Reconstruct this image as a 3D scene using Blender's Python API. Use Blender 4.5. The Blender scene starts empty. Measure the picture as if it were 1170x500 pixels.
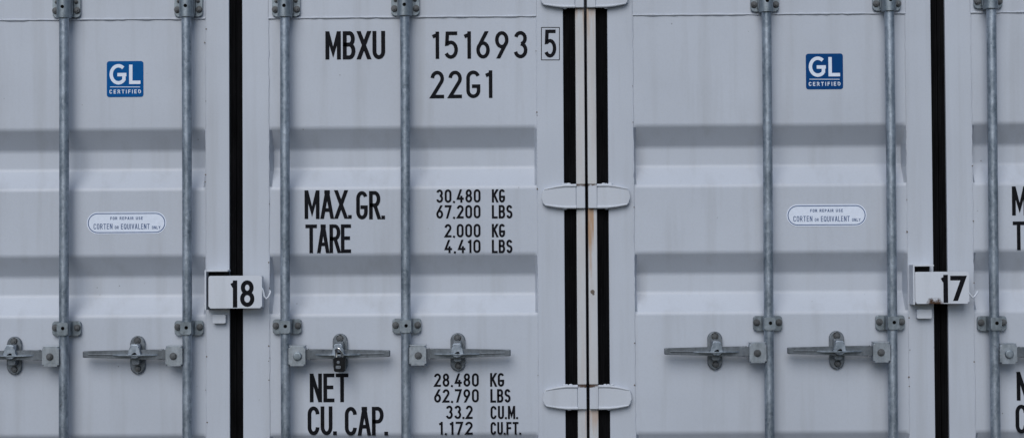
import bpy, bmesh, math, random
from mathutils import Vector, Matrix
R = math.radians
PI = math.pi
random.seed(7)
scene = bpy.context.scene
col = scene.collection

# ------------------------------------------------------------------ camera
LENS_PX, W_PX, H_PX = 1968.0, 1170.0, 500.0
CAM = Vector((0.0, -6.0, 1.5205))
pitch, yaw, roll = R(1.2777), R(0.7830), R(0.3418)
M3 = Matrix.Rotation(yaw, 3, 'Z') @ Matrix.Rotation(pitch, 3, 'X') @ Matrix.Rotation(roll, 3, 'Y')
right, fwd, up = M3.col[0].copy(), M3.col[1].copy(), M3.col[2].copy()
cd = bpy.data.cameras.new('camera')
cd.sensor_fit = 'HORIZONTAL'; cd.sensor_width = 36.0
cd.lens = 36.0 * LENS_PX / W_PX
cd.clip_start = 0.05; cd.clip_end = 6000
cam = bpy.data.objects.new('camera', cd); col.objects.link(cam)
mw = Matrix.Identity(4)
for i in range(3):
    mw[i][0], mw[i][1], mw[i][2], mw[i][3] = right[i], up[i], -fwd[i], CAM[i]
cam.matrix_world = mw
scene.camera = cam

# ------------------------------------------------------------------ sky, sun, exposure
SUN_EL, SUN_AZ = R(40), R(193)           # azimuth clockwise from +Y
world = bpy.data.worlds.new('World'); scene.world = world
world.use_nodes = True
wn = world.node_tree
sky = wn.nodes.new('ShaderNodeTexSky'); sky.sky_type = 'NISHITA'
sky.sun_disc = False; sky.sun_elevation = SUN_EL; sky.sun_rotation = SUN_AZ
sky.air_density = 1.0; sky.dust_density = 1.0; sky.ozone_density = 2.0
bg = wn.nodes['Background']; bg.inputs['Strength'].default_value = 0.07
wn.links.new(sky.outputs[0], bg.inputs['Color'])
sl = bpy.data.lights.new('sun', 'SUN'); sl.energy = 1.4; sl.angle = R(44); sl.color = (1.0, 0.985, 0.96)
so = bpy.data.objects.new('sun', sl); col.objects.link(so)
sdir = Vector((math.sin(SUN_AZ) * math.cos(SUN_EL), math.cos(SUN_AZ) * math.cos(SUN_EL), math.sin(SUN_EL)))
so.rotation_euler = sdir.to_track_quat('Z', 'Y').to_euler(); so.location = sdir * 30
vs = scene.view_settings
vs.view_transform = 'Standard'; vs.look = 'None'; vs.gamma = 1.0; vs.use_curve_mapping = False
vs.exposure = 0.45


def U(px, py, d=0.0):
    """point of the world plane y = -d that the photograph shows at pixel (px, py): used for surveying only"""
    v = fwd * LENS_PX + right * (px - W_PX / 2) + up * (H_PX / 2 - py)
    t = (-d - CAM.y) / v.y
    return CAM + v * t


# ------------------------------------------------------------------ materials
def new_mat(name):
    m = bpy.data.materials.new(name); m.use_nodes = True
    nt = m.node_tree
    return m, nt, nt.nodes['Principled BSDF']


def N(nt, kind, **kw):
    n = nt.nodes.new(kind)
    for k, v in kw.items():
        if k in n.inputs.keys():
            n.inputs[k].default_value = v
        else:
            setattr(n, k, v)
    return n


def ramp(nt, src, p0, p1, c0=(0, 0, 0, 1), c1=(1, 1, 1, 1)):
    r = nt.nodes.new('ShaderNodeValToRGB')
    r.color_ramp.elements[0].position = p0; r.color_ramp.elements[0].color = c0
    r.color_ramp.elements[1].position = p1; r.color_ramp.elements[1].color = c1
    nt.links.new(src, r.inputs[0]); return r.outputs[0]


def mixc(nt, fac, a, b):
    m = nt.nodes.new('ShaderNodeMix'); m.data_type = 'RGBA'
    for s, v in ((0, fac), (6, a), (7, b)):
        if hasattr(v, 'links') or isinstance(v, bpy.types.NodeSocket):
            nt.links.new(v, m.inputs[s])
        else:
            m.inputs[s].default_value = v
    return m.outputs[2]


def mathn(nt, op, a, b=None, clamp=False):
    m = nt.nodes.new('ShaderNodeMath'); m.operation = op; m.use_clamp = clamp
    for i, v in enumerate((a, b)):
        if v is None: continue
        if isinstance(v, bpy.types.NodeSocket): nt.links.new(v, m.inputs[i])
        else: m.inputs[i].default_value = v
    return m.outputs[0]


def noise(nt, vec, scale, detail=4, rough=0.55, mapscale=None):
    if mapscale:
        mp = N(nt, 'ShaderNodeMapping'); mp.inputs['Scale'].default_value = mapscale
        nt.links.new(vec, mp.inputs['Vector']); vec = mp.outputs[0]
    n = N(nt, 'ShaderNodeTexNoise', Scale=scale, Detail=detail, Roughness=rough)
    nt.links.new(vec, n.inputs['Vector']); return n.outputs['Fac']


RUST = (0.16, 0.065, 0.022, 1)


def paint(name, base, rust=None, rough=0.42, speck=0.60, bump=0.12):
    """weathered container enamel; rust: list of (z0, z1, strength) bands in world height, running streaks"""
    m, nt, b = new_mat(name)
    geo = N(nt, 'ShaderNodeNewGeometry'); P = geo.outputs['Position']
    c = (*base, 1)
    big = noise(nt, P, 1.7, 3)
    dark = tuple(x * 0.93 for x in base) + (1,)
    lite = tuple(min(1, x * 1.05) for x in base) + (1,)
    colr = mixc(nt, ramp(nt, big, 0.3, 0.7), dark, lite)
    # faint grime run down the sheet
    run = noise(nt, P, 14, 5, 0.6, (1.0, 1.0, 0.06))
    colr = mixc(nt, mathn(nt, 'MULTIPLY', ramp(nt, run, 0.50, 0.75), 0.22), colr, (0.21, 0.205, 0.19, 1))
    fine = noise(nt, P, 160, 3, 0.7)
    colr = mixc(nt, mathn(nt, 'MULTIPLY', ramp(nt, fine, 0.45, 0.75), 0.10), colr, (0.25, 0.25, 0.25, 1))
    # chips and specks
    vor = N(nt, 'ShaderNodeTexVoronoi', Scale=26.0); nt.links.new(P, vor.inputs['Vector'])
    sp = noise(nt, P, 9, 2)
    k = mathn(nt, 'MULTIPLY', ramp(nt, vor.outputs['Distance'], 0.045, 0.075, (1, 1, 1, 1), (0, 0, 0, 1)), ramp(nt, sp, speck, speck + 0.05))
    colr = mixc(nt, mathn(nt, 'MULTIPLY', k, 0.6), colr, (0.07, 0.055, 0.045, 1))
    if rust:
        sep = N(nt, 'ShaderNodeSeparateXYZ'); nt.links.new(P, sep.inputs[0])
        for (x0, x1, z0, z1, s, strk) in rust:
            zl, zh = min(z0, z1), max(z0, z1)
            mz = N(nt, 'ShaderNodeMapRange'); mz.inputs[1].default_value = z0; mz.inputs[2].default_value = z1
            nt.links.new(sep.outputs[2], mz.inputs[0])
            fz = mz.outputs[0]
            mx = mathn(nt, 'MULTIPLY', mathn(nt, 'GREATER_THAN', sep.outputs[0], x0), mathn(nt, 'LESS_THAN', sep.outputs[0], x1))
            inz = mathn(nt, 'MULTIPLY', mathn(nt, 'GREATER_THAN', sep.outputs[2], zl), mathn(nt, 'LESS_THAN', sep.outputs[2], zh))
            nn = noise(nt, P, 60, 5, 0.65, (1, 1, 0.08 if strk else 1))
            v = mathn(nt, 'SUBTRACT', mathn(nt, 'ADD', nn, mathn(nt, 'MULTIPLY', fz, 0.38)), 0.56 if strk else 0.47)
            if not strk:
                ex = mathn(nt, 'DIVIDE', mathn(nt, 'ABSOLUTE', mathn(nt, 'SUBTRACT', sep.outputs[0], (x0 + x1) / 2)), (x1 - x0) / 2)
                v = mathn(nt, 'SUBTRACT', v, mathn(nt, 'MULTIPLY', mathn(nt, 'POWER', ex, 3.0), 0.30))
            f = mathn(nt, 'MULTIPLY', mathn(nt, 'MULTIPLY', v, 4.0, True), mathn(nt, 'MULTIPLY', mathn(nt, 'MULTIPLY', mx, inz), s))
            colr = mixc(nt, f, colr, (0.36, 0.18, 0.055, 1) if strk else (0.055, 0.026, 0.012, 1))
    nt.links.new(colr, b.inputs['Base Color'])
    b.inputs['Roughness'].default_value = rough
    b.inputs['Specular IOR Level'].default_value = 0.4
    n1 = noise(nt, P, 3.2, 2); n2 = noise(nt, P, 420, 2)
    h = mathn(nt, 'ADD', mathn(nt, 'MULTIPLY', n1, 0.02), mathn(nt, 'MULTIPLY', n2, 0.0004))
    bm_ = N(nt, 'ShaderNodeBump', Strength=bump, Distance=1.0)
    nt.links.new(h, bm_.inputs['Height']); nt.links.new(bm_.outputs[0], b.inputs['Normal'])
    return m


def metal(name, base, dark, metallic=0.85, rough=0.5, wear=0.5):
    m, nt, b = new_mat(name)
    geo = N(nt, 'ShaderNodeNewGeometry'); P = geo.outputs['Position']
    vor = N(nt, 'ShaderNodeTexVoronoi', Scale=95.0); nt.links.new(P, vor.inputs['Vector'])
    a = noise(nt, P, 30, 5, 0.7, (1, 1, 0.35))
    f = mathn(nt, 'ADD', mathn(nt, 'MULTIPLY', ramp(nt, a, 0.38, 0.66), 0.6), mathn(nt, 'MULTIPLY', vor.outputs['Color'], 0.4))
    colr = mixc(nt, f, (*dark, 1), (*base, 1))
    sp = noise(nt, P, 75, 3)
    colr = mixc(nt, mathn(nt, 'MULTIPLY', ramp(nt, sp, 0.68, 0.76), wear), colr, (0.05, 0.051, 0.054, 1))
    nt.links.new(colr, b.inputs['Base Color'])
    b.inputs['Metallic'].default_value = metallic
    nt.links.new(mathn(nt, 'ADD', mathn(nt, 'MULTIPLY', a, 0.3), rough - 0.15), b.inputs['Roughness'])
    bp = N(nt, 'ShaderNodeBump', Strength=0.25, Distance=0.002)
    nt.links.new(noise(nt, P, 140, 4, 0.7), bp.inputs['Height']); nt.links.new(bp.outputs[0], b.inputs['Normal'])
    return m


def plain(name, base, rough=0.5, metallic=0.0, var=0.15, scale=60, spec=0.5):
    m, nt, b = new_mat(name)
    geo = N(nt, 'ShaderNodeNewGeometry')
    n = noise(nt, geo.outputs['Position'], scale, 4, 0.65)
    lo = tuple(x * (1 - var) for x in base) + (1,); hi = tuple(min(1, x * (1 + var)) for x in base) + (1,)
    nt.links.new(mixc(nt, ramp(nt, n, 0.3, 0.7), lo, hi), b.inputs['Base Color'])
    b.inputs['Roughness'].default_value = rough; b.inputs['Metallic'].default_value = metallic
    b.inputs['Specular IOR Level'].default_value = spec
    return m


def rubber():
    m, nt, b = new_mat('black_rubber')
    geo = N(nt, 'ShaderNodeNewGeometry'); P = geo.outputs['Position']
    n = noise(nt, P, 40, 4, 0.7, (1, 1, 0.15)); s = noise(nt, P, 90, 3)
    c = mixc(nt, ramp(nt, n, 0.35, 0.75), (0.003, 0.003, 0.0035, 1), (0.009, 0.009, 0.010, 1))
    c = mixc(nt, mathn(nt, 'MULTIPLY', ramp(nt, s, 0.70, 0.78), 0.35), c, (0.12, 0.12, 0.12, 1))
    nt.links.new(c, b.inputs['Base Color']); b.inputs['Roughness'].default_value = 0.65
    b.inputs['Specular IOR Level'].default_value = 0.06
    return m


GREY = (0.458, 0.496, 0.562)
x_rust = U(677, 250).x
M_PAINT = paint('grey_paint', GREY)
zA = U(677, 238).z; zB = U(677, 470).z; zC = U(677, 9).z; zS = U(677, 333).z
M_POST = paint('post_paint', (0.50, 0.52, 0.545), rust=[
    (x_rust - 0.062, x_rust + 0.03, 0.2, 3.2, 0.12, True),
    (x_rust - 0.022, x_rust + 0.004, zA - 0.24, zA + 0.005, 0.75, True),
    (x_rust - 0.03, x_rust + 0.03, zB - 0.10, zB + 0.005, 0.4, True),
    (x_rust - 0.03, x_rust + 0.03, zC - 0.12, zC + 0.005, 0.5, True),
    (x_rust - 0.10, x_rust - 0.03, zC - 0.06, zC + 0.003, 0.5, True)])
M_HINGE = paint('hinge_paint', (0.50, 0.535, 0.595), speck=0.55)
kz = [(x_rust - 0.075, x_rust + 0.02, U(677, y, 0.01).z, U(677, y, 0.01).z + 0.010, 1.0, False) for y in (213.5, 442.5)]
M_KNUCK = paint('knuckle_paint', (0.50, 0.535, 0.595), speck=0.55, rust=kz)
M_BOX = paint('lock_box_paint', (0.54, 0.575, 0.635), rough=0.35, bump=0.06)
bz = U(1068, 347, 0.062); 
M_BOXR = paint('rusting_lock_box_paint', (0.54, 0.575, 0.635), rough=0.35, bump=0.06,
               rust=[(U(1058, 340, 0.062).x, U(1079, 340, 0.062).x, bz.z + 0.022, bz.z - 0.006, 1.0, False)])
M_GALV = metal('galvanised_steel', (0.42, 0.475, 0.545), (0.135, 0.165, 0.20), 0.75, 0.44)
M_GALVB = metal('bracket_steel', (0.29, 0.335, 0.375), (0.135, 0.16, 0.18), 0.7, 0.46, 0.7)
M_GALVD = metal('weathered_steel', (0.215, 0.24, 0.27), (0.10, 0.115, 0.13), 0.6, 0.55, 0.8)
M_GALVH = metal('worn_handle_steel', (0.185, 0.208, 0.235), (0.09, 0.103, 0.118), 0.65, 0.42, 0.8)
M_GALVL = metal('bright_galvanised_steel', (0.38, 0.42, 0.465), (0.22, 0.25, 0.28), 0.7, 0.42)
M_BOLT = metal('bolt_steel', (0.15, 0.16, 0.17), (0.065, 0.067, 0.07), 0.6, 0.55)
M_HOLE = plain('hole_black', (0.004, 0.004, 0.004), 0.9, spec=0.0)
M_RUBBER = rubber()
M_INK = plain('black_lettering', (0.006, 0.0065, 0.009), 0.6, var=0.5, scale=60, spec=0.08)
M_WHITE = plain('white_sticker', (0.67, 0.73, 0.84), 0.4, var=0.05, spec=0.2)
M_BLUE = plain('blue_sticker', (0.002, 0.082, 0.27), 0.45, var=0.06, scale=20, spec=0.05)
M_BLUE2 = plain('faded_blue_sticker', (0.003, 0.05, 0.18), 0.45, var=0.06, scale=20, spec=0.05)
M_RECESS_SHADE = plain('recess_shade_black', (0.016, 0.016, 0.018), 0.7, var=0.4, spec=0.1)  # near-black colour standing in for the shade inside the lock box recess
M_LINE = plain('blue_print', (0.07, 0.115, 0.24), 0.4, var=0.1, spec=0.1)
M_LOCK = plain('black_padlock', (0.009, 0.0095, 0.011), 0.35, var=0.3, spec=0.12)
M_CHROME = metal('polished_steel', (0.72, 0.72, 0.72), (0.5, 0.5, 0.5), 1.0, 0.25, 0.1)
M_DIRT = plain('dried_dirt', (0.13, 0.105, 0.085), 0.9)


def ground_mat():
    m, nt, b = new_mat('yard_asphalt')
    geo = N(nt, 'ShaderNodeNewGeometry'); P = geo.outputs['Position']
    a = noise(nt, P, 0.8, 5); g = noise(nt, P, 90, 3)
    f = mathn(nt, 'ADD', mathn(nt, 'MULTIPLY', a, 0.7), mathn(nt, 'MULTIPLY', g, 0.3))
    nt.links.new(mixc(nt, ramp(nt, f, 0.35, 0.65), (0.038, 0.038, 0.039, 1), (0.06, 0.06, 0.06, 1)), b.inputs['Base Color'])
    b.inputs['Roughness'].default_value = 0.9
    return m


# ------------------------------------------------------------------ mesh helpers
def link_obj(name, me, parent=None, loc=(0, 0, 0)):
    o = bpy.data.objects.new(name, me); col.objects.link(o)
    if parent: o.parent = parent
    o.location = loc
    if any(p.use_smooth for p in me.polygons):
        w = o.modifiers.new('weighted_normals', 'WEIGHTED_NORMAL'); w.keep_sharp = True; w.weight = 60
    return o


def finish(bm, name, mats, smooth=40):
    bmesh.ops.recalc_face_normals(bm, faces=bm.faces)
    me = bpy.data.meshes.new(name); bm.to_mesh(me); bm.free()
    for m in (mats if isinstance(mats, (list, tuple)) else [mats]): me.materials.append(m)
    if smooth:
        me.polygons.foreach_set('use_smooth', [True] * len(me.polygons))
        me.set_sharp_from_angle(angle=R(smooth))
    return me


def prism(bm, pts, d0, d1, bev=0.0, seg=2, mi=0):
    """outline pts (x, z) standing on the door: back at depth d0, front at depth d1 (towards the viewer)"""
    b = [bm.verts.new((x, -d0, z)) for x, z in pts]
    f = [bm.verts.new((x, -d1, z)) for x, z in pts]
    n = len(pts)
    fs = [bm.faces.new(f), bm.faces.new(b[::-1])]
    for i in range(n): fs.append(bm.faces.new((f[i], b[i], b[(i + 1) % n], f[(i + 1) % n])))
    for q in fs: q.material_index = mi
    if bev:
        es = [bm.edges.get((f[i], f[(i + 1) % n])) for i in range(n)]
        r = bmesh.ops.bevel(bm, geom=es, offset=bev, segments=seg, profile=0.5, affect='EDGES', clamp_overlap=True)
        for q in r['faces']: q.material_index = mi


def box(bm, x0, x1, d0, d1, z0, z1, bev=0.0, mi=0):
    r = bmesh.ops.create_cube(bm, size=1.0)
    vsx = r['verts']
    for v in vsx:
        v.co = Vector(((x0 + x1) / 2 + v.co.x * (x1 - x0), -(d0 + d1) / 2 + v.co.y * abs(d1 - d0), (z0 + z1) / 2 + v.co.z * (z1 - z0)))
    fs = {f for v in vsx for f in v.link_faces}
    for f in fs: f.material_index = mi
    if bev:
        es = list({e for v in vsx for e in v.link_edges})
        r = bmesh.ops.bevel(bm, geom=es, offset=bev, segments=2, profile=0.5, affect='EDGES')
        for q in r['faces']: q.material_index = mi


def rrect(x0, x1, z0, z1, r, n=5):
    pts = []
    for cx, cz, a in ((x1 - r, z1 - r, 0), (x0 + r, z1 - r, 90), (x0 + r, z0 + r, 180), (x1 - r, z0 + r, 270)):
        for i in range(n + 1):
            t = R(a + 90 * i / n); pts.append((cx + r * math.cos(t), cz + r * math.sin(t)))
    return pts


def tube(bm, pts, rad, n=10, mi=0):
    n = max(n, 16)
    pts = [Vector(p) for p in pts]
    rings = []
    for i, p in enumerate(pts):
        t = (pts[min(i + 1, len(pts) - 1)] - pts[max(i - 1, 0)]).normalized()
        a = t.cross(Vector((0, 1, 0)))
        if a.length < 1e-4: a = t.cross(Vector((1, 0, 0)))
        a.normalize(); b = t.cross(a)
        r = rad[i] if isinstance(rad, (list, tuple)) else rad
        rings.append([bm.verts.new(p + a * (r * math.cos(2 * PI * k / n)) + b * (r * math.sin(2 * PI * k / n))) for k in range(n)])
    for r0, r1 in zip(rings, rings[1:]):
        for k in range(n):
            bm.faces.new((r0[k], r0[(k + 1) % n], r1[(k + 1) % n], r1[k])).material_index = mi
    bm.faces.new(rings[0][::-1]).material_index = mi; bm.faces.new(rings[-1]).material_index = mi


def disc_prism(bm, x, z, r, d0, d1, n=16, bev=0.0, mi=0, rot=0.0):
    prism(bm, [(x + r * math.cos(2 * PI * k / n + rot), z + r * math.sin(2 * PI * k / n + rot)) for k in range(n)], d0, d1, bev, 2, mi)


# ------------------------------------------------------------------ stroke lettering
def arc(cx, cy, rx, ry, a0, a1, n=12):
    return [(cx + rx * math.cos(R(a0 + (a1 - a0) * i / n)), cy + ry * math.sin(R(a0 + (a1 - a0) * i / n))) for i in range(n + 1)]


G = {}
G['0'] = (0.36, [arc(.5, .76, .5, .24, 180, 0) + arc(.5, .24, .5, .24, 0, -180) + ['c']])
G['O'] = G['0']
G['1'] = (0.15, [[(1, 1), (1, 0)], [(-.15, .86), (1, .945)]])
G['2'] = (0.36, [arc(.5, .75, .5, .25, 175, -30) + [(0, 0), (1, 0)]])
G['3'] = (0.36, [arc(.48, .765, .47, .235, 165, -80) , arc(.48, .27, .52, .27, 85, -165)])
G['4'] = (0.38, [[(.58, 1), (0, .26), (1, .26)], [(.72, .52), (.72, 0)]])
G['5'] = (0.36, [[(.93, 1), (.12, 1), (.06, .55)] + arc(.46, .31, .54, .31, 128, -150, 14)])
G['6'] = (0.36, [[(.78, 1), (.07, .42)], arc(.5, .29, .5, .29, 90, 450, 22)[:-1] + ['c']])
G['9'] = (0.36, [[(.22, 0), (.93, .58)], arc(.5, .71, .5, .29, 90, 450, 22)[:-1] + ['c']])
G['7'] = (0.36, [[(0, 1), (1, 1), (.32, 0)]])
G['8'] = (0.36, [arc(.5, .765, .43, .235, 90, 450, 20)[:-1] + ['c'], arc(.5, .265, .5, .265, 90, 450, 20)[:-1] + ['c']])
G['A'] = (0.42, [[(0, 0), (.47, 1)], [(.53, 1), (1, 0)], [(.16, .28), (.84, .28)], [(.40, 1), (.60, 1)]])
G['B'] = (0.38, [[(0, 0), (0, 1), (.55, 1)] + arc(.55, .765, .38, .235, 80, -90, 8) + [(0, .53)], [(.55, .53)] + arc(.55, .265, .45, .265, 80, -90, 8) + [(0, 0)]])
G['C'] = (0.38, [arc(.5, .76, .5, .24, 0, 180) + arc(.5, .24, .5, .24, 180, 360)])
G['D'] = (0.40, [[(0, 0), (0, 1), (.4, 1)] + arc(.4, .5, .6, .5, 80, -90, 14) + [(0, 0)]])
G['E'] = (0.33, [[(1, 1), (0, 1), (0, 0), (1, 0)], [(0, .52), (.85, .52)]])
G['F'] = (0.33, [[(1, 1), (0, 1), (0, 0)], [(0, .52), (.85, .52)]])
G['G'] = (0.38, [arc(.5, .76, .5, .24, 22, 180) + arc(.5, .24, .5, .24, 180, 360) + [(1, .42), (.54, .42)]])
G['I'] = (0.01, [[(0, 1), (0, 0)]])
G['K'] = (0.40, [[(0, 0), (0, 1)], [(.95, 1), (.05, .42)], [(.32, .60), (1, 0)]])
G['L'] = (0.32, [[(0, 1), (0, 0), (1, 0)]])
G['M'] = (0.50, [[(0, 0), (0, 1)], [(.04, 1), (.5, .22), (.96, 1)], [(1, 1), (1, 0)]])
G['N'] = (0.38, [[(0, 0), (0, 1)], [(.04, 1), (.96, 0)], [(1, 0), (1, 1)]])
G['P'] = (0.37, [[(0, 0), (0, 1), (.5, 1)] + arc(.5, .74, .5, .26, 80, -90, 8) + [(0, .48)]])
G['R'] = (0.38, [[(0, 0), (0, 1), (.5, 1)] + arc(.5, .75, .47, .25, 80, -90, 8) + [(0, .5)], [(.5, .5), (1, 0)]])
G['Q'] = (0.40, [G['0'][1][0], [(.6, .25), (1, -.04)]])
G['S'] = (0.36, [arc(.5, .76, .48, .24, 15, 240, 12) + arc(.5, .26, .5, .26, 55, -165, 12)])
G['T'] = (0.40, [[(0, 1), (1, 1)], [(.5, 1), (.5, 0)]])
G['U'] = (0.38, [[(0, 1)] + arc(.5, .24, .5, .24, 180, 360) + [(1, 1)]])
G['V'] = (0.40, [[(0, 1), (.48, 0)], [(.52, 0), (1, 1)]])
G['X'] = (0.40, [[(0, 0), (1, 1)], [(0, 1), (1, 0)]])
G['Y'] = (0.40, [[(0, 1), (.5, .45), (1, 1)], [(.5, .45), (.5, 0)]])
G['.'] = (0.01, 'dot')
G[','] = (0.06, [[(.7, 0.05), (0, -0.12)]])
WIDE = {'G': (0.86, [arc(.55, .5, .55, .5, 48, 318, 26), [(.97, .13), (.97, .50)], [(.60, .48), (1.03, .48)]]), 'L': (0.55, G['L'][1])}


class Lettering:
    """flat painted or printed lettering collected into one mesh, on the plane at depth d"""
    def __init__(self, d, org): self.bm = bmesh.new(); self.d = d; self.org = org; self.k = 0

    def stroke(self, pts, w, closed=False, zlim=None):
        self.k += 1
        d = self.d + 0.00004 * (self.k % 7)
        P = [Vector((p[0], p[1])) for p in pts]
        q = [P[0]]
        for p in P[1:]:
            if (p - q[-1]).length > 1e-5: q.append(p)
        P = q; n = len(P)
        if n < 2: return
        L, Rr = [], []
        for i in range(n):
            a = P[i] - P[i - 1] if (i > 0 or closed) else None
            b = P[(i + 1) % n] - P[i] if (i < n - 1 or closed) else None
            ta = a.normalized() if a is not None else b.normalized()
            tb = b.normalized() if b is not None else ta
            na = Vector((-ta.y, ta.x)); nb = Vector((-tb.y, tb.x))
            mm = na + nb
            mm = mm.normalized() if mm.length > 1e-6 else na
            k = 1.0 / max(0.35, mm.dot(na))
            L.append(P[i] + mm * (w / 2 * k)); Rr.append(P[i] - mm * (w / 2 * k))
        if zlim and not closed:
            for i, j in ((0, 1), (n - 1, n - 2)):
                t = (P[i] - P[j]).normalized()
                for lim, up_ in ((zlim[0], -1), (zlim[1], 1)):
                    if abs(P[i].y - (lim - up_ * w / 2)) < 0.02 * (zlim[1] - zlim[0]) and t.y * up_ > 0.5:
                        for Q in (L, Rr): Q[i] = Q[i] + t * ((lim - Q[i].y) / t.y)
                if abs(t.y) < 0.02:
                    for Q in (L, Rr): Q[i] = Q[i] + t * (w / 2)
        vl = [self.bm.verts.new((p.x - self.org.x, -d - self.org.y, p.y - self.org.z)) for p in L]
        vr = [self.bm.verts.new((p.x - self.org.x, -d - self.org.y, p.y - self.org.z)) for p in Rr]
        for i in range(n if closed else n - 1):
            j = (i + 1) % n
            self.bm.faces.new((vl[i], vl[j], vr[j], vr[i]))

    def text(self, s, px0, px1, py0, py1, wpx, gap=0.17, font=None, wscale=1.0):
        """fit the ink of string s into the pixel-measured rectangle on the sheet"""
        A = U(px0, py1, self.d); B = U(px1, py0, self.d)
        w = wpx / 328.0
        H = B.z - A.z - w
        font = font or {}
        x = 0.0; lay = []
        for ch in s:
            if ch == ' ': x += 0.26 * wscale + gap; continue
            gw, st = font.get(ch, G.get(ch))
            gw *= wscale
            g = gap * (0.7 if ch in '.,' else 1.0)
            if lay and ch in '.,': x -= gap * 0.35
            lay.append((x, gw, st)); x += gw + w / H * 1.0 + g
        tot = lay[-1][0] + lay[-1][1]
        sx = (B.x - A.x - w) / (tot * H) if tot > 0.02 else 1.0
        for gx, gw, st in lay:
            if st == 'dot':
                xx = A.x + w / 2 + gx * H * sx
                self.stroke([(xx, A.z), (xx, A.z + w)], w); continue
            for stq in st:
                cl = stq[-1] == 'c'
                pts = stq[:-1] if cl else stq
                self.stroke([(A.x + w / 2 + (gx + p[0] * gw) * H * sx, A.z + w / 2 + p[1] * H) for p in pts], w, cl, (A.z, B.z))

    def done(self, name, m, parent):
        bmesh.ops.recalc_face_normals(self.bm, faces=self.bm.faces)
        for f in self.bm.faces:
            if f.normal.y > 0: f.normal_flip()
        me = bpy.data.meshes.new(name); self.bm.to_mesh(me); self.bm.free(); me.materials.append(m)
        return link_obj(name, me, parent)


# ------------------------------------------------------------------ ground
bm = bmesh.new()
bmesh.ops.create_grid(bm, x_segments=8, y_segments=8, size=2500)
g = link_obj('ground', finish(bm, 'ground', ground_mat(), 0)); g['kind'] = 'structure'

# ------------------------------------------------------------------ heights shared by both containers
S = 328.0
ZD0, ZD1 = 0.150, 2.462                  # door leaf bottom and top
PANEL = -0.003                           # panel face a little behind the door frame face
GROOVE = 0.051


def zrow(py, px=600): return U(px, py, 0).z


Z_SEAM = 2.3622
GROOVES = [1.9767, 1.5341, 0.9100, 0.480]     # upper lips of the pressed grooves
GH = (0.0735, 0.0672, 0.0700)                # slope, floor, slope heights


def groove_profile():
    """(z, depth) from top to bottom of the panel, with rounded press bends"""
    P = [(Z_SEAM, PANEL)]
    for gz in GROOVES:
        if gz - sum(GH) < 0.22: hs = [h * (gz - 0.24) / sum(GH) for h in GH]
        else: hs = GH
        P += [(gz, PANEL), (gz - hs[0], PANEL - GROOVE), (gz - hs[0] - hs[1], PANEL - GROOVE), (gz - sum(hs), PANEL)]
    P.append((0.215, PANEL))
    out = [P[0]]
    for i in range(1, len(P) - 1):
        a, b, c = (Vector(P[i - 1]), Vector(P[i]), Vector(P[i + 1]))
        u = (a - b).normalized(); v = (c - b).normalized()
        r = 0.009
        p0, p2 = b + u * r, b + v * r
        for k in range(6):
            t = k / 5
            out.append(tuple(p0 * (1 - t) ** 2 + b * 2 * t * (1 - t) + p2 * t * t))
    out.append(P[-1])
    return out


PROFILE = groove_profile()


def panel_mesh(x0, x1, seed):
    rnd = random.Random(seed)
    bm = bmesh.new()
    xs = [x0, x0 + 0.0015, x0 + 0.006, x0 + 0.010]
    n = 16
    xs += [x0 + 0.012 + (x1 - x0 - 0.024) * i / n for i in range(n + 1)]
    xs += [x1 - 0.010, x1 - 0.006, x1 - 0.0015, x1]
    grid = []
    for z, d in PROFILE:
        row = []
        for x in xs:
            e = min(x - x0, x1 - x)
            k = max(0.0, min(1.0, e / 0.010)); k = k * k * (3 - 2 * k)
            if e <= 0.0: k = 0
            wob = 0.0004 * math.sin(5.1 * x + 3.3 * z + seed) * math.sin(7.0 * z + seed * 2.1) * min(1, e / 0.05)
            row.append(bm.verts.new((x, -(PANEL + (d - PANEL) * k) + wob, z)))
        grid.append(row)
    for r0, r1 in zip(grid, grid[1:]):
        for i in range(len(xs) - 1): bm.faces.new((r0[i], r0[i + 1], r1[i + 1], r1[i]))
    return bm


def weld(bm, p, q, d, r, seed, wob=0.0012):
    rnd = random.Random(seed)
    n = max(6, int((Vector(q) - Vector(p)).length / 0.018))
    pts, rr = [], []
    for i in range(n + 1):
        t = i / n
        x = p[0] + (q[0] - p[0]) * t; z = p[1] + (q[1] - p[1]) * t
        vert = abs(q[1] - p[1]) > abs(q[0] - p[0])
        o = rnd.uniform(-wob, wob)
        pts.append((x + (o if vert else 0), -d, z + (0 if vert else o))); rr.append(r * rnd.uniform(0.6, 1.25))
    tube(bm, pts, rr, 6)


# ------------------------------------------------------------------ shared hardware meshes (origin on the door face)
def hexbolt(bm, x, z, r, d0, d1, rot=0.3):
    disc_prism(bm, x, z, r * 1.22, d0, d0 + 0.002, 18)
    disc_prism(bm, x, z, r, d0 + 0.002, d1, 6, r * 0.12, 0, rot)
    disc_prism(bm, x, z, r * 0.5, d1, d1 + 0.003, 12, 0.001)


def mesh_bolt(r, h, rot):
    bm = bmesh.new(); hexbolt(bm, 0, 0, r, 0, h, rot); return finish(bm, 'bolt', M_BOLT, 40)


BOLTS = [mesh_bolt(0.0098, 0.010, r) for r in (0.1, 0.5, 0.8)]
BOLT_S = mesh_bolt(0.0055, 0.007, 0.2)
BOLT_BIG = mesh_bolt(0.0125, 0.012, 0.4)
bm = bmesh.new(); disc_prism(bm, 0, 0, 0.0150, 0, 0.010, 20, 0.0055); BOLT_BIG = finish(bm, 'bolt', M_GALVB, 40)
BOLT_MID = mesh_bolt(0.0105, 0.008, 0.7)

DROD = 0.044; RROD = 0.0168


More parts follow.
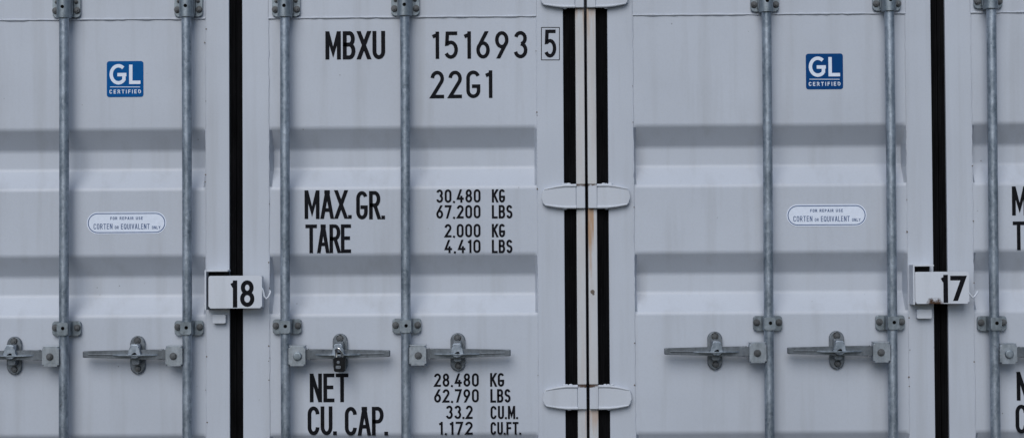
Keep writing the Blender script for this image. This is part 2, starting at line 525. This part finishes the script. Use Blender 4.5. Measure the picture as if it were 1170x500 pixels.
def saddle_outline_tube(bm, z0, z1, r, dc, mi=0, n=14):
    """half-round strap over the locking rod"""
    ring0, ring1 = [], []
    pr = [(-r, 0.004)] + [(r * math.cos(PI - PI * k / n), dc + r * math.sin(PI - PI * k / n)) for k in range(n + 1)] + [(r, 0.004)]
    for x, d in pr:
        ring0.append(bm.verts.new((x, -d, z0))); ring1.append(bm.verts.new((x, -d, z1)))
    m = len(pr)
    for i in range(m - 1): bm.faces.new((ring0[i], ring0[i + 1], ring1[i + 1], ring1[i])).material_index = mi
    bm.faces.new(ring0[::-1]); bm.faces.new(ring1)


def mesh_mid_bracket():
    bm = bmesh.new()
    prism(bm, rrect(-0.050, 0.050, -0.0255, 0.0255, 0.010), 0.0, 0.012, 0.003)
    saddle_outline_tube(bm, -0.0225, 0.0235, 0.0215, DROD)
    prism(bm, rrect(-0.019, 0.019, -0.021, 0.022, 0.004), DROD, DROD + 0.0225, 0.004)
    disc_prism(bm, 0.002, 0.003, 0.0062, 0.05, DROD + 0.0231, 14, 0, 1)
    return finish(bm, 'rod_bracket', [M_GALVB, M_HOLE], 40)


def mesh_top_bracket():
    bm = bmesh.new()
    prism(bm, rrect(-0.049, 0.049, 0.004, 0.185, 0.011), 0.0, 0.011, 0.003)
    saddle_outline_tube(bm, 0.004, 0.150, 0.0245, DROD, 0, 24)
    # ring below the collar
    tube(bm, [(0, -DROD, -0.003), (0, -DROD, 0.008)], 0.0262, 20)
    disc_prism(bm, 0.001, 0.034, 0.0062, 0.05, DROD + 0.0246, 14, 0, 1)
    for s in (-1, 1):
        box(bm, s * 0.0235 - 0.003 * (s < 0), s * 0.0235 + 0.003 * (s > 0), 0.008, 0.030, 0.012, 0.14)
    return finish(bm, 'rod_bracket', [M_GALVB, M_HOLE], 40)


MID_BR = mesh_mid_bracket(); TOP_BR = mesh_top_bracket()


def mesh_catch_plate():
    bm = bmesh.new()
    prism(bm, rrect(-0.0255, 0.0255, -0.0660, 0.0660, 0.0250, 8), 0.0, 0.010, 0.0050, 3)
    # raised rib round the plate edge and the post that carries the hook
    prism(bm, rrect(-0.0145, 0.0145, -0.030, 0.040, 0.006), 0.007, 0.030, 0.003)
    prism(bm, rrect(-0.0125, 0.0130, -0.0310, -0.0085, 0.003), 0.007, 0.040, 0.003)
    return finish(bm, 'handle_catch', M_GALVD, 40)


def mesh_catch_hook(s):
    bm = bmesh.new()
    pts = [(-0.011, 0.037), (0.010, 0.038), (0.0135, 0.030), (0.0150, 0.018), (0.0225, 0.007), (0.0215, -0.001), (0.008, -0.010), (-0.002, -0.0125), (-0.010, -0.009), (-0.0235, -0.001), (-0.0235, 0.007), (-0.016, 0.019), (-0.0165, 0.031)]
    prism(bm, [(s * x, z) for x, z in (pts if s > 0 else pts[::-1])], 0.040, 0.0645, 0.003)
    disc_prism(bm, 0.003, 0.0035, 0.0058, 0.05, 0.0650, 12, 0, 1)
    prism(bm, [(-0.0105, 0.0015), (-0.002, 0.008), (0.0105, 0.0015), (0.003, -0.001)], 0.05, 0.0649, 0, 1, 1)
    return finish(bm, 'catch_hook', [M_GALV, M_HOLE], 40)


CATCH = mesh_catch_plate(); HOOKS = {1: mesh_catch_hook(1), -1: mesh_catch_hook(-1)}


def mesh_handle(s, ln):
    """handle bar: pivot at x = 0, tip at x = s * ln, catch in the middle of it"""
    bm = bmesh.new()
    n = 14; cx = ln * 0.40
    ax = [0.0, 0.018, 0.020, 0.045, 0.10, 0.16, 0.2, 0.235, 0.27, ln - 0.004, ln]
    hh = [0.0160, 0.0165, 0.0182, 0.0178, 0.0168, 0.0158, 0.0150, 0.0142, 0.0136, 0.0132, 0.0116]
    pts = [(s * a, h + 0.001) for a, h in zip(ax, hh)] + [(s * a, -h + 0.001 + 0.004 * a / ln) for a, h in reversed(list(zip(ax, hh)))]
    if s > 0: pts = pts[::-1]
    prism(bm, pts, 0.036, 0.050, 0.0055, 3)
    # pressed rib along the grip
    prism(bm, [(s * (ln - 0.115), 0.004), (s * (ln - 0.02), 0.0045), (s * (ln - 0.02), 0.0005), (s * (ln - 0.115), -0.001)][:: (-1 if s > 0 else 1)], 0.049, 0.0525, 0.001)
    return finish(bm, 'door_handle', M_GALVH, 40)


def mesh_handle_plate():
    """lens shaped horizontal flange on the handle where the catch takes it"""
    bm = bmesh.new()
    n = 16; top, bot = [], []
    fr = [(-0.080 + 0.160 * k / n, 0.050 + 0.022 * math.cos(PI * (k / n - 0.5)) ** 0.8) for k in range(n + 1)]
    loop = fr + [(0.080, 0.046), (-0.080, 0.046)]
    for z, l in ((0.0052, top), (0.0012, bot)):
        for x, d in loop: l.append(bm.verts.new((x, -d, z)))
    bm.faces.new(top); bm.faces.new(bot[::-1])
    m = len(loop)
    for i in range(m): bm.faces.new((top[i], bot[i], bot[(i + 1) % m], top[(i + 1) % m]))
    return finish(bm, 'latch_plate', M_GALV, 40)


LATCH = mesh_handle_plate()


def mesh_lug(s):
    """pivot lug: folded plate welded on the rod; outward side is s"""
    bm = bmesh.new()
    x0, x1 = (-0.006, 0.052)
    P = rrect(x0, x1, -0.0335, 0.0335, 0.006)
    P = [(s * x, z) for x, z in P]
    if s < 0: P = P[::-1]
    prism(bm, P, 0.030, 0.0635, 0.006, 3)
    box(bm, min(s * x0, s * x1), max(s * x0, s * x1), 0.022, 0.058, 0.0335, 0.0365, 0.001)
    # chipped weld to the rod
    for i in range(5):
        z = -0.026 + 0.013 * i
        r = bmesh.ops.create_icosphere(bm, subdivisions=1, radius=0.0030)
        for v in r['verts']: v.co = v.co + Vector((s * -0.005, -0.060, z))
    return finish(bm, 'pivot_lug', M_GALVL, 40)


LUGS = {1: mesh_lug(1), -1: mesh_lug(-1)}


def mesh_hinge(s, seed):
    """hinge blade: origin where blade meets the knuckle, blade runs to x = -s*0.12 (s=+1: blade to the left)"""
    rnd = random.Random(seed)
    bm = bmesh.new()
    up_ = [(0.0, 0.0405), (-0.040, 0.0400), (-0.070, 0.0360), (-0.095, 0.0305), (-0.114, 0.0265), (-0.120, 0.020), (-0.1225, 0.004)]
    dn_ = [(-0.1225, -0.008), (-0.120, -0.024), (-0.112, -0.0305), (-0.095, -0.0335), (-0.070, -0.0375), (-0.040, -0.0405), (0.0, -0.0405)]
    kx = 0.98 if s > 0 else 0.93
    up_ = [(x * kx, z) for x, z in up_]; dn_ = [(x * kx, z) for x, z in dn_]
    pts = [(s * x, z) for x, z in up_ + dn_]
    if s > 0: pts = pts[::-1]
    prism(bm, pts, 0.0, 0.0185, 0.0042, 3)
    for line in (up_, dn_):
        q = line if line is up_ else line[::-1]
        tube(bm, [(s * x, -0.0175, z * 0.93) for x, z in q[:5]], [max(0.002, 0.0052 - 0.0007 * i) + 0.0010 * rnd.random() for i in range(5)], 8)
    # weld lumps on the top and bottom edge over the seal
    for (x, z, r) in [(-0.045 + 0.010 * i + rnd.uniform(-.003, .003), 0.0425, rnd.uniform(.0028, .0055)) for i in range(3)] + [(-0.03 + rnd.uniform(-.01, .01), -0.0425, 0.004)]:
        q = bmesh.ops.create_icosphere(bm, subdivisions=2, radius=r)
        for v in q['verts']: v.co = Vector((v.co.x * 1.8 + s * x, v.co.y - 0.012, v.co.z + z))
    return finish(bm, 'hinge', M_HINGE, 40)


def mesh_knuckle(s):
    bm = bmesh.new()
    w = 0.0306
    P = rrect(0.0, w, -0.0415, 0.0415, 0.002, 2)
    P = [(s * x, z) for x, z in P]
    if s < 0: P = P[::-1]
    prism(bm, P, -0.03, 0.0185, 0.006, 3)
    return finish(bm, 'knuckle', M_KNUCK, 40)


HINGES = {(s, k): mesh_hinge(s, 11 * k + s) for s in (1, -1) for k in range(4)}
KNUCKLES = {s: mesh_knuckle(s) for s in (1, -1)}


# ------------------------------------------------------------------ the containers
def build_container(label, x_out0, x_out1, doors, gap, root_name='shipping_container'):
    """doors: dict with left/right seam pixels etc. (see below)"""
    xc = (x_out0 + x_out1) / 2
    root = bpy.data.objects.new(root_name, None); col.objects.link(root)
    root.location = (xc, 3.03, 0.0)
    root['label'] = label; root['category'] = 'shipping container'; root['group'] = 'shipping containers side by side'
    off = Vector((xc, 3.03, 0.0))

    def put(name, me, parent, world=(0, 0, 0)):
        """place mesh so that its origin is at the world point; parents carry plain translations only"""
        po = Vector((0, 0, 0)); q = parent
        while q: po += Vector(q.location); q = q.parent
        return link_obj(name, me, parent, Vector(world) - po)

    # --- body: corrugated sides, roof, back, floor
    bm = bmesh.new()
    Wd = x_out1 - x_out0
    zt = 2.565
    for sgn in (-1, 1):
        xo = xc + sgn * (Wd / 2 - 0.004)
        prof = []; y = 0.16
        while y < 5.95:
            prof += [(y, 0), (y + 0.07, 0), (y + 0.14, 0.036), (y + 0.21, 0.036)]; y += 0.278
        prof.append((6.02, 0))
        a = [bm.verts.new((xo - sgn * d, yy, 0.10)) for yy, d in prof]
        b = [bm.verts.new((xo - sgn * d, yy, zt - 0.05)) for yy, d in prof]
        for i in range(len(prof) - 1): bm.faces.new((a[i], a[i + 1], b[i + 1], b[i]))
        box(bm, xo - 0.06 * (sgn > 0), xo + 0.06 * (sgn < 0), -6.02, -0.17, 0.02, 0.16)
        box(bm, xo - 0.06 * (sgn > 0), xo + 0.06 * (sgn < 0), -6.02, -0.17, zt - 0.06, zt)
    box(bm, x_out0 + 0.07, x_out1 - 0.07, -6.0, -0.15, zt - 0.05, zt - 0.02)
    box(bm, x_out0 + 0.07, x_out1 - 0.07, -6.0, -0.15, 0.10, 0.14)
    box(bm, x_out0 + 0.02, x_out1 - 0.02, -6.05, -6.01, 0.02, zt - 0.002)
    put('body', finish(bm, 'body', M_PAINT, 40), root)

    # --- header, sill, corner castings
    bm = bmesh.new(); box(bm, x_out0 + 0.04, x_out1 - 0.04, -0.14, 0.004, ZD1 + 0.012, 2.57, 0.006)
    put('door_header', finish(bm, 'door_header', M_PAINT, 40), root)
    bm = bmesh.new(); box(bm, x_out0 + 0.04, x_out1 - 0.04, -0.14, 0.004, 0.012, ZD0 - 0.010, 0.006)
    put('door_sill', finish(bm, 'door_sill', M_PAINT, 40), root)
    for sx in (0, 1):
        for z0 in (0.0, 2.473):
            for yb in (0.0, 5.87):
                bm = bmesh.new()
                xa = x_out0 - 0.001 if sx == 0 else x_out1 - 0.161
                box(bm, 0, 0.162, -0.178, 0.006, 0, 0.118, 0.008)
                prism(bm, rrect(0.05, 0.112, 0.025, 0.09, 0.03, 6), -0.01, 0.0065, 0, 1, 1)
                put('corner_casting', finish(bm, 'corner_casting', [M_PAINT, M_HOLE], 40), root, (xa, yb, z0))

    # --- corner posts: outer lip beside the seal and the deeper rebate behind it
    for sgn, xo in ((-1, x_out0), (1, x_out1)):
        bm = bmesh.new()
        lip = 0.0315
        a, b = (xo, xo + lip) if sgn < 0 else (xo - lip, xo)
        zz = [0.118]
        hz = sorted(HZ)
        for h in hz: zz += [h - 0.0425, h + 0.0425]
        zz.append(2.473)
        for i in range(0, len(zz), 2):
            if zz[i + 1] - zz[i] > 0.01: box(bm, a, b, -0.14, 0.003, zz[i], zz[i + 1], 0.0035)
        box(bm, a + 0.001, b - 0.001, -0.14, -0.025, 0.118, 2.473)
        c0, c1 = (xo + lip, xo + 0.15) if sgn < 0 else (xo - 0.15, xo - lip)
        box(bm, c0, c1, -0.14, -0.075, 0.118, 2.473)
        if sgn < 0 and x_out0 > 0:       # dried mud splash on the lip, as in the photograph
            p = U(677, 333, 0.004)
            disc_prism(bm, p.x, p.z, 0.0075, 0.0, 0.0046, 9, 0.001, 1, 0.4)
            disc_prism(bm, p.x + 0.003, p.z - 0.008, 0.004, 0.0, 0.0042, 7, 0.0008, 1, 0.1)
        put('corner_post', finish(bm, 'corner_post', [M_POST, M_DIRT], 40), root)

    made = {}
    for side in ('left', 'right'):
        D = doors[side]
        xl, xr, sl_, sr_ = D['x0'], D['x1'], D['s0'], D['s1']
        bm = bmesh.new()
        # frame: two stiles, two rails (butted)
        box(bm, xl, sl_, -0.055, 0.0, ZD0, ZD1, 0.003)
        box(bm, sr_, xr, -0.055, 0.0, ZD0, ZD1, 0.003)
        box(bm, sl_, sr_, -0.055, -0.0012, Z_SEAM, ZD1, 0.0)
        box(bm, sl_, sr_, -0.055, -0.0012, ZD0, 0.215, 0.0)
        door = put('door', finish(bm, 'door', M_PAINT, 40), root)
        bm = panel_mesh(sl_, sr_, D['seed'])
        weld(bm, (sl_, Z_SEAM), (sr_, Z_SEAM), -0.0015, 0.0038, D['seed'], 0.0006)
        weld(bm, (sl_, 0.215), (sl_, Z_SEAM), -0.0022, 0.0022, D['seed'] + 1)
        weld(bm, (sr_, 0.215), (sr_, Z_SEAM), -0.0022, 0.0022, D['seed'] + 2)
        rs = random.Random(D['seed'] + 40)
        for xs_ in (sl_, sr_):
            for q_ in range(9):
                zq = rs.uniform(0.95, 2.34)
                if any(gz - sum(GH) < zq < gz for gz in GROOVES) and rs.random() < 0.6: continue
                w_ = rs.uniform(0.0012, 0.0028)
                disc_prism(bm, xs_ + rs.uniform(-.003, .003), zq, w_, -0.003, 0.0012 + 0.0003 * rs.random(), 7, 0, 1, rs.random())
        put('corrugated_panel', finish(bm, 'corrugated_panel', [M_PAINT, M_DIRT], 50), door)
        # seals: ribbed rubber on the two upright edges
        for (a, b) in D['seals']:
            bm = bmesh.new()
            n = max(3, int((b - a) / 0.0055)); pr = []
            for k in range(n * 4 + 1):
                t = k / (n * 4)
                pr.append((a + (b - a) * t, -0.012 + 0.0026 * (0.5 - 0.5 * math.cos(2 * PI * n * t))))
            v0 = [bm.verts.new((x, -d, ZD0)) for x, d in pr] + [bm.verts.new((b, 0.05, ZD0)), bm.verts.new((a, 0.05, ZD0))]
            v1 = [bm.verts.new((x, -d, ZD1)) for x, d in pr] + [bm.verts.new((b, 0.05, ZD1)), bm.verts.new((a, 0.05, ZD1))]
            m = len(v0)
            for k in range(m): bm.faces.new((v0[k], v0[(k + 1) % m], v1[(k + 1) % m], v1[k]))
            bm.faces.new(v0[::-1]); bm.faces.new(v1)
            put('rubber_seal', finish(bm, 'rubber_seal', M_RUBBER, 60), door)
        # hinges on the outer edge
        s = 1 if side == 'right' else -1
        for k, h in enumerate(HZ):
            xh = D['hx']
            hg = put('hinge', HINGES[(s, k)], root, (xh, 0, h))
            put('knuckle', KNUCKLES[s], hg, (xh, 0, h))
        # locking bars with their brackets and handles
        for j, rx in enumerate(D['rods']):
            bm = bmesh.new()
            rnd = random.Random(D['seed'] * 5 + j)
            pts = []
            for k in range(25):
                z = 0.11 + (2.50 - 0.11) * k / 24
                pts.append((0.0012 * math.sin(2.3 * z + j + D['seed']), -DROD + 0.001 * math.sin(1.7 * z), z))
            tube(bm, pts, RROD, 24)
            put('locking_bar', finish(bm, 'locking_bar', M_GALV, 40), root, (rx, 0, 0))
            zb = D['zb']
            for me, zz in ((TOP_BR, D['zt']), (MID_BR, zb), (MID_BR, 0.58), (MID_BR, 0.32)):
                br = put('rod_bracket', me, root, (rx, 0, zz))
                for sx in (-1, 1):
                    if me is MID_BR:
                        put('bolt', BOLTS[(j + sx) % 3], br, (rx + sx * 0.0385, -0.012, zz + 0.003))
                    else:
                        put('bolt', BOLTS[(j + sx) % 3], br, (rx + sx * 0.038, -0.011, zz + 0.028))
                        put('bolt', BOLT_S, br, (rx + sx * 0.034, -0.011, zz + 0.058))
            hs = D['hs']; zh = D['zh']
            xlug = rx + hs * 0.0185
            hd = put('door_handle', HMESH[hs], root, (xlug + hs * 0.046, 0, zh))
            lg = put('pivot_lug', LUGS[hs], hd, (xlug, 0, zh - 0.004))
            put('bolt', BOLT_BIG if (side == 'right' and j == 0) else BOLT_MID, hd, (xlug + hs * 0.025, -0.0635, zh - 0.004))
            xk = D['catch'][j]
            put('latch_plate', LATCH, hd, (xk, 0, zh - 0.003))
            zc = D['zc']
            ct = put('handle_catch', CATCH, root, (xk, 0, zc))
            put('catch_hook', HOOKS[hs], ct, (xk, 0, zh))
            put('bolt', BOLT_MID, ct, (xk, -0.008, zc + 0.0495))
            put('bolt', BOLTS[j], ct, (xk + 0.002, -0.008, zc - 0.0475))
        made[side] = door
    return root, put, made


HZ = [U(658, -4.3, 0.01).z, U(665, 224.3, 0.01).z, U(668, 453.2, 0.01).z]
HZ.append(HZ[2] - (HZ[1] - HZ[2]))
HMESH = {1: mesh_handle(1, 0.297), -1: mesh_handle(-1, 0.297)}


def X(px, d=0.0, py=250): return U(px, py, d).x


def Z(px, py, d=0.0): return U(px, py, d).z


# container 18 (left in the photograph)
c0, c1, cm = X(262.2), X(277.2), (X(262.2) + X(277.2)) / 2
out1 = X(668.9); hw18 = out1 - cm; out0 = cm - hw18
rx1, rx0 = X(644.8), X(658.6)
mir = lambda x, m: 2 * m - x
d18 = {
    'left': dict(x0=mir(rx1, cm), x1=c0, s0=mir(X(614), cm), s1=X(235.3), seed=3,
                 seals=[(c0, cm - 0.0005), (mir(rx0, cm) + 0.0005, mir(rx1, cm))], hx=mir(rx0, cm),
                 rods=[X(73.0, DROD), X(213.4, DROD)], hs=-1, zb=Z(140, 374.5), zt=Z(140, 21.5), zh=Z(100, 405.5, .05), zc=Z(100, 405.4, .01), catch=[X(12.0, .05, 405), X(154.0, .05, 405)]),
    'right': dict(x0=c1, x1=rx1, s0=X(307.3), s1=X(614.3), seed=8,
                  seals=[(cm + 0.0005, c1), (rx1, rx0 - 0.0005)], hx=rx0,
                  rods=[X(326.0, DROD), X(463.3, DROD)], hs=1, zb=Z(395, 372.2), zt=Z(395, 20.2), zh=Z(450, 404.4, .05), zc=Z(450, 402.2, .01), catch=[X(387.0, .05, 405), X(522.5, .05, 405)]),
}
root18, put18, doors18 = build_container('white shipping container with number 18 lock box, black weight lettering and boxed serial digit', out0, out1, d18, None)

# container 17 (right in the photograph)
e0, e1 = X(1066.0), X(1082.0); em = (e0 + e1) / 2
o0 = X(671.9); hw17 = em - o0; o1 = em + hw17
lx0, lx1 = X(682.2), X(695.4)
d17 = {
    'left': dict(x0=lx1, x1=e0, s0=X(724.3), s1=X(1037.0), seed=15,
                 seals=[(e0, em - 0.0005), (lx0 + 0.0005, lx1)], hx=lx0,
                 rods=[X(877.6, DROD), X(1018.3, DROD)], hs=-1, zb=Z(950, 368.5), zt=Z(950, 14.6), zh=Z(860, 401.5, .05), zc=Z(860, 400.0, .01), catch=[X(818.3, .05, 401), X(958.5, .05, 401)]),
    'right': dict(x0=e1, x1=mir(lx1, em), s0=X(1111.5), s1=mir(X(724.3), em), seed=21,
                  seals=[(em + 0.0005, e1), (mir(lx1, em), mir(lx0, em) - 0.0005)], hx=mir(lx0, em),
                  rods=[X(1135.0, DROD), X(1135.0, DROD) + 0.419], hs=1, zb=Z(1135, 369.0), zt=Z(1135, 11.5), zh=Z(1150, 402.5, .05), zc=Z(1150, 400.5, .01), catch=[X(1135.0, DROD) + 0.186, X(1135.0, DROD) + 0.605]),
}
root17, put17, doors17 = build_container('white shipping container with number 17 lock box and rust streaked hinge post', o0, o1, d17, None)
# rust only where the photograph has it is in the post paint


# ------------------------------------------------------------------ lettering on the doors
DL = PANEL + 0.0010


def lettering(parent, put, d, items):
    for it in items:
        L = Lettering(d, Vector((0, 0, 0)))
        L.text(*it[:6], **(it[6] if len(it) > 6 else {}))
        o = L.done('figure_lettering' if it[0][0].isdigit() else 'word_lettering', M_INK, parent)
        po = Vector((0, 0, 0)); q = parent
        while q: po += Vector(q.location); q = q.parent
        o.location = -po


dr = doors18['right']
lettering(dr, put18, DL, [
    ('MBXU', 371.8, 440, 35.5, 68.2, 4.6, dict(gap=.09)),
    ('151693', 493.0, 602.5, 35.5, 67.5, 4.1, dict(gap=.17)),
    ('22G1', 492.0, 562.5, 80.5, 112.5, 4.1, dict(gap=.14))])
# the boxed check digit stands on the flat frame
L = Lettering(0.0007, Vector((0, 0, 0)))
L.text('5', 622, 635.5, 34, 66, 4.0)
for (xa, xb, ya, yb) in ((618.6, 639.2, 31.5, 31.5), (618.6, 639.2, 68.6, 68.6), (618.6, 618.6, 31.5, 68.6), (639.2, 639.2, 31.5, 68.6)):
    a, b = U(xa, ya, .0007), U(xb, yb, .0007); L.stroke([(a.x, a.z), (b.x, b.z)], 0.8 / S)
o = L.done('check_digit', M_INK, dr)
lettering(dr, put18, DL, [
    ('MAX.', 348, 402, 217, 250, 4.2, dict(gap=.06)), ('GR.', 407, 440, 218, 250.5, 4.2, dict(gap=.09)),
    ('TARE', 349, 401, 256, 289, 4.1, dict(gap=.05)),
    ('30,480', 498.5, 549, 216, 231.5, 2.4, dict(gap=.09)), ('KG', 562, 577, 216, 231.2, 2.45, dict(gap=.09)),
    ('67,200', 498.5, 549, 234, 249.5, 2.4, dict(gap=.09)), ('LBS', 562, 585.5, 234, 249.5, 2.45, dict(gap=.09)),
    ('2,000', 508, 549, 255.5, 271, 2.4, dict(gap=.09)), ('KG', 562, 577, 255.5, 270.8, 2.45, dict(gap=.09)),
    ('4,410', 508, 549, 273.5, 288.8, 2.4, dict(gap=.09)), ('LBS', 562, 585.5, 273.5, 288.8, 2.45, dict(gap=.09))])
lettering(dr, put18, DL, [
    ('NET', 354, 398, 426, 459, 4.3, dict(gap=.08)),
    ('CU.', 351.5, 385, 463.5, 496.5, 4.3, dict(gap=.08)), ('CAP.', 394, 443.5, 464, 497, 4.3, dict(gap=.07)),
    ('28,480', 496, 547, 425.8, 441.3, 2.4, dict(gap=.09)), ('KG', 560, 576, 425.5, 441.2, 2.45, dict(gap=.09)),
    ('62,790', 496, 547, 443.8, 459.3, 2.4, dict(gap=.09)), ('LBS', 560.3, 583.3, 443.8, 459.3, 2.45, dict(gap=.09)),
    ('33.2', 509.5, 540, 462.5, 478, 2.4, dict(gap=.09)), ('CU.M.', 560.5, 592, 463, 478.2, 2.3, dict(gap=.14)),
    ('1,172', 501, 540, 481, 496, 2.4, dict(gap=.09)), ('CU.FT.', 560.5, 595.5, 481.3, 496, 2.3, dict(gap=.14))])
dr = doors17['right']
lettering(dr, put17, DL, [
    ('MAX.', 1156.5, 1211, 212.5, 246, 4.2, dict(gap=.06)), ('GR.', 1216, 1249, 213, 246, 4.2, dict(gap=.09)),
    ('TARE', 1157.5, 1210, 252.5, 285.5, 4.1, dict(gap=.05))])
lettering(dr, put17, DL, [
    ('NET', 1161.8, 1206, 424, 457, 4.3, dict(gap=.08)),
    ('CU.', 1160.5, 1194, 461.5, 494.5, 4.3, dict(gap=.08)), ('CAP.', 1203, 1252.5, 462, 495, 4.3, dict(gap=.07))])


# ------------------------------------------------------------------ stickers
def sticker_gl(root, put, x0, x1, y0, y1, m):
    a, b = U(x0, y1, DL), U(x1, y0, DL)
    bm = bmesh.new(); prism(bm, rrect(a.x, b.x, a.z, b.z, 0.009), PANEL - 0.0002, DL, 0)
    st = put('certification_sticker', finish(bm, 'certification_sticker', m, 0), root)
    L = Lettering(DL + 0.0004, Vector((0, 0, 0)))
    fx = lambda t: x0 + (x1 - x0) * t; fy = lambda t: y0 + (y1 - y0) * t
    L.text('G', fx(.075), fx(.525), fy(.085), fy(.655), 3.9, font=WIDE)
    L.text('L', fx(.61), fx(.92), fy(.10), fy(.64), 3.9, font=WIDE)
    p, q = U(fx(.09), fy(.72), DL), U(fx(.91), fy(.72), DL); L.stroke([(p.x, p.z), (q.x, q.z)], 0.75 / S)
    L.text('CERTIFIED', fx(.075), fx(.935), fy(.79), fy(.905), 0.85, gap=.34, wscale=1.3)
    o = L.done('lettering', M_WHITE, st); o.location = -(Vector(root.location) + Vector(st.location))


sticker_gl(root18, put18, 122.0, 163.8, 69.8, 111.0, M_BLUE)
sticker_gl(root17, put17, 921.0, 963.0, 61.2, 102.2, M_BLUE2)


def sticker_repair(root, put, x0, x1, y0, y1):
    a, b = U(x0, y1, DL), U(x1, y0, DL); r = (b.z - a.z) / 2
    bm = bmesh.new(); prism(bm, rrect(a.x, b.x, a.z, b.z, r - 1e-4, 10), PANEL - 0.0002, DL, 0)
    st = put('repair_sticker', finish(bm, 'repair_sticker', M_WHITE, 0), root)
    L = Lettering(DL + 0.0004, Vector((0, 0, 0)))
    i = 1.7 / S
    L.stroke(rrect(a.x + i, b.x - i, a.z + i, b.z - i, r - i - 1e-4, 10), 0.95 / S, True)
    fx = lambda t: x0 + (x1 - x0) * t; fy = lambda t: y0 + (y1 - y0) * t
    L.text('FOR REPAIR USE', fx(.295), fx(.705), fy(.22), fy(.36), 0.62, gap=.30, wscale=1.5)
    L.text('CORTEN', fx(.085), fx(.322), fy(.53), fy(.78), 0.72, gap=.20, wscale=1.15)
    L.text('OR', fx(.352), fx(.402), fy(.63), fy(.77), 0.55, gap=.28, wscale=1.5)
    L.text('EQUIVALENT', fx(.43), fx(.79), fy(.53), fy(.78), 0.72, gap=.18, wscale=1.1)
    L.text('ONLY', fx(.82), fx(.925), fy(.63), fy(.77), 0.55, gap=.28, wscale=1.4)
    o = L.done('lettering', M_LINE, st); o.location = -(Vector(root.location) + Vector(st.location))


sticker_repair(root18, put18, 99.2, 190.0, 241.8, 267.3)
sticker_repair(root17, put17, 898.8, 990.0, 233.0, 258.6)


# ------------------------------------------------------------------ numbered lock boxes
def lock_box(root, put, bx, br, tab, hook, digits, mbox):
    """bx: front face of the box, br: welded bracket, tab: lower lug (pixel rectangles), hook: wire points"""
    df = 0.062
    a, b = U(bx[0], bx[3], df), U(bx[1], bx[2], df)
    # bracket welded to the door
    p, q = U(br[0], br[3], 0.03), U(br[1], br[2], 0.03)
    bm = bmesh.new()
    box(bm, p.x, p.x + 0.0055, 0.0, 0.066, p.z, q.z, 0.001)
    box(bm, p.x + 0.0055, q.x, 0.0, 0.064, q.z - 0.006, q.z, 0.001)
    br_o = put('lock_box', finish(bm, 'lock_box', mbox, 40), root)
    bm = bmesh.new()
    prism(bm, rrect(a.x, b.x, a.z, b.z, 0.006), 0.022, df, 0.0045, 3)
    put('cover', finish(bm, 'cover', mbox, 40), br_o)
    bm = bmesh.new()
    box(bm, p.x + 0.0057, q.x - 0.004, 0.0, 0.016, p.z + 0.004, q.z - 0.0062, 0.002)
    put('recess_shade_plate', finish(bm, 'recess_shade_plate', M_RECESS_SHADE, 40), br_o)  # added plate behind the cover, its dark colour paints the recess shade
    t0, t1 = U(tab[0], tab[3], 0.02), U(tab[1], tab[2], 0.02)
    bm = bmesh.new()
    prism(bm, rrect(t0.x, t1.x, t0.z, t1.z, 0.003), 0.0, 0.022, 0.002)
    put('locking_lug', finish(bm, 'locking_lug', mbox, 40), br_o)
    bm = bmesh.new()
    tube(bm, [U(x, y, d) for x, y, d in hook], 0.0032, 8)
    put('wire_hook', finish(bm, 'wire_hook', mbox, 60), br_o)
    L = Lettering(df + 0.0006, Vector((0, 0, 0)))
    for (ch, x0, x1, y0, y1, w, fnt) in digits: L.text(ch, x0, x1, y0, y1, w, font=fnt)
    o = L.done('number', M_INK, br_o); o.location = -(Vector(root.location) + Vector(br_o.location))


ONE = {'1': (0.2, [[(1, 1), (1, 0)], [(-.15, .86), (1, .945)]])}
lock_box(root18, put18, (238.2, 299.2, 314.6, 352.0), (236.0, 262.0, 308.0, 353.5), (243.0, 257.8, 359.0, 369.0),
         [(298.5, 328, .06), (300.5, 331, .06), (302.0, 338, .06), (304.0, 341, .058), (307.0, 338.5, .055), (309.0, 333.5, .05), (308.6, 332.0, .045)],
         [('1', 262.5, 271.0, 320.0, 351.0, 5.0, ONE), ('8', 274.3, 290.6, 319.8, 350.2, 4.8, None)], M_BOX)
lock_box(root17, put17, (1045.8, 1107.2, 310.0, 346.8), (1041.0, 1064.5, 302.0, 347.5), (1047.8, 1064.5, 353.0, 363.5),
         [(1106.5, 334, .06), (1108.5, 336, .06), (1111.0, 339.5, .058), (1113.5, 338.5, .055), (1116.0, 334.5, .05), (1117.0, 332.5, .045)],
         [('1', 1074.3, 1083.0, 313.6, 345.6, 5.2, ONE), ('7', 1086.0, 1103.6, 314.6, 343.4, 5.2, None)], M_BOXR)

# ------------------------------------------------------------------ padlock hanging on a handle catch
c = U(388.2, 415.2, 0.075)
root = bpy.data.objects.new('padlock', None); col.objects.link(root); root.location = c
root['label'] = 'small black padlock with bright shackle hanging from a door handle catch'
root['category'] = 'padlock'
bm = bmesh.new()
prism(bm, rrect(-0.0195, 0.0195, -0.0270, 0.0235, 0.007), -0.011, 0.011, 0.004, 3)
bd = link_obj('body', finish(bm, 'body', M_LOCK, 40), root)
bm = bmesh.new()
prism(bm, rrect(-0.0125, 0.0045, -0.0160, -0.0055, 0.003), 0.0105, 0.0125, 0.0008)
disc_prism(bm, -0.004, 0.006, 0.0055, 0.0105, 0.0125, 14, 0.0008)
link_obj('keyway', finish(bm, 'keyway', M_GALVD, 40), bd)
bm = bmesh.new()
tube(bm, [(0.0095, -0.004, 0.020), (0.0095, -0.006, 0.032), (0.0065, -0.009, 0.044), (0.0, -0.0105, 0.0520), (-0.008, -0.0085, 0.0535), (-0.0125, 0.0, 0.049), (-0.0125, 0.006, 0.036), (-0.0105, 0.004, 0.020)], 0.0045, 12)
link_obj('shackle', finish(bm, 'shackle', M_CHROME, 60), root)
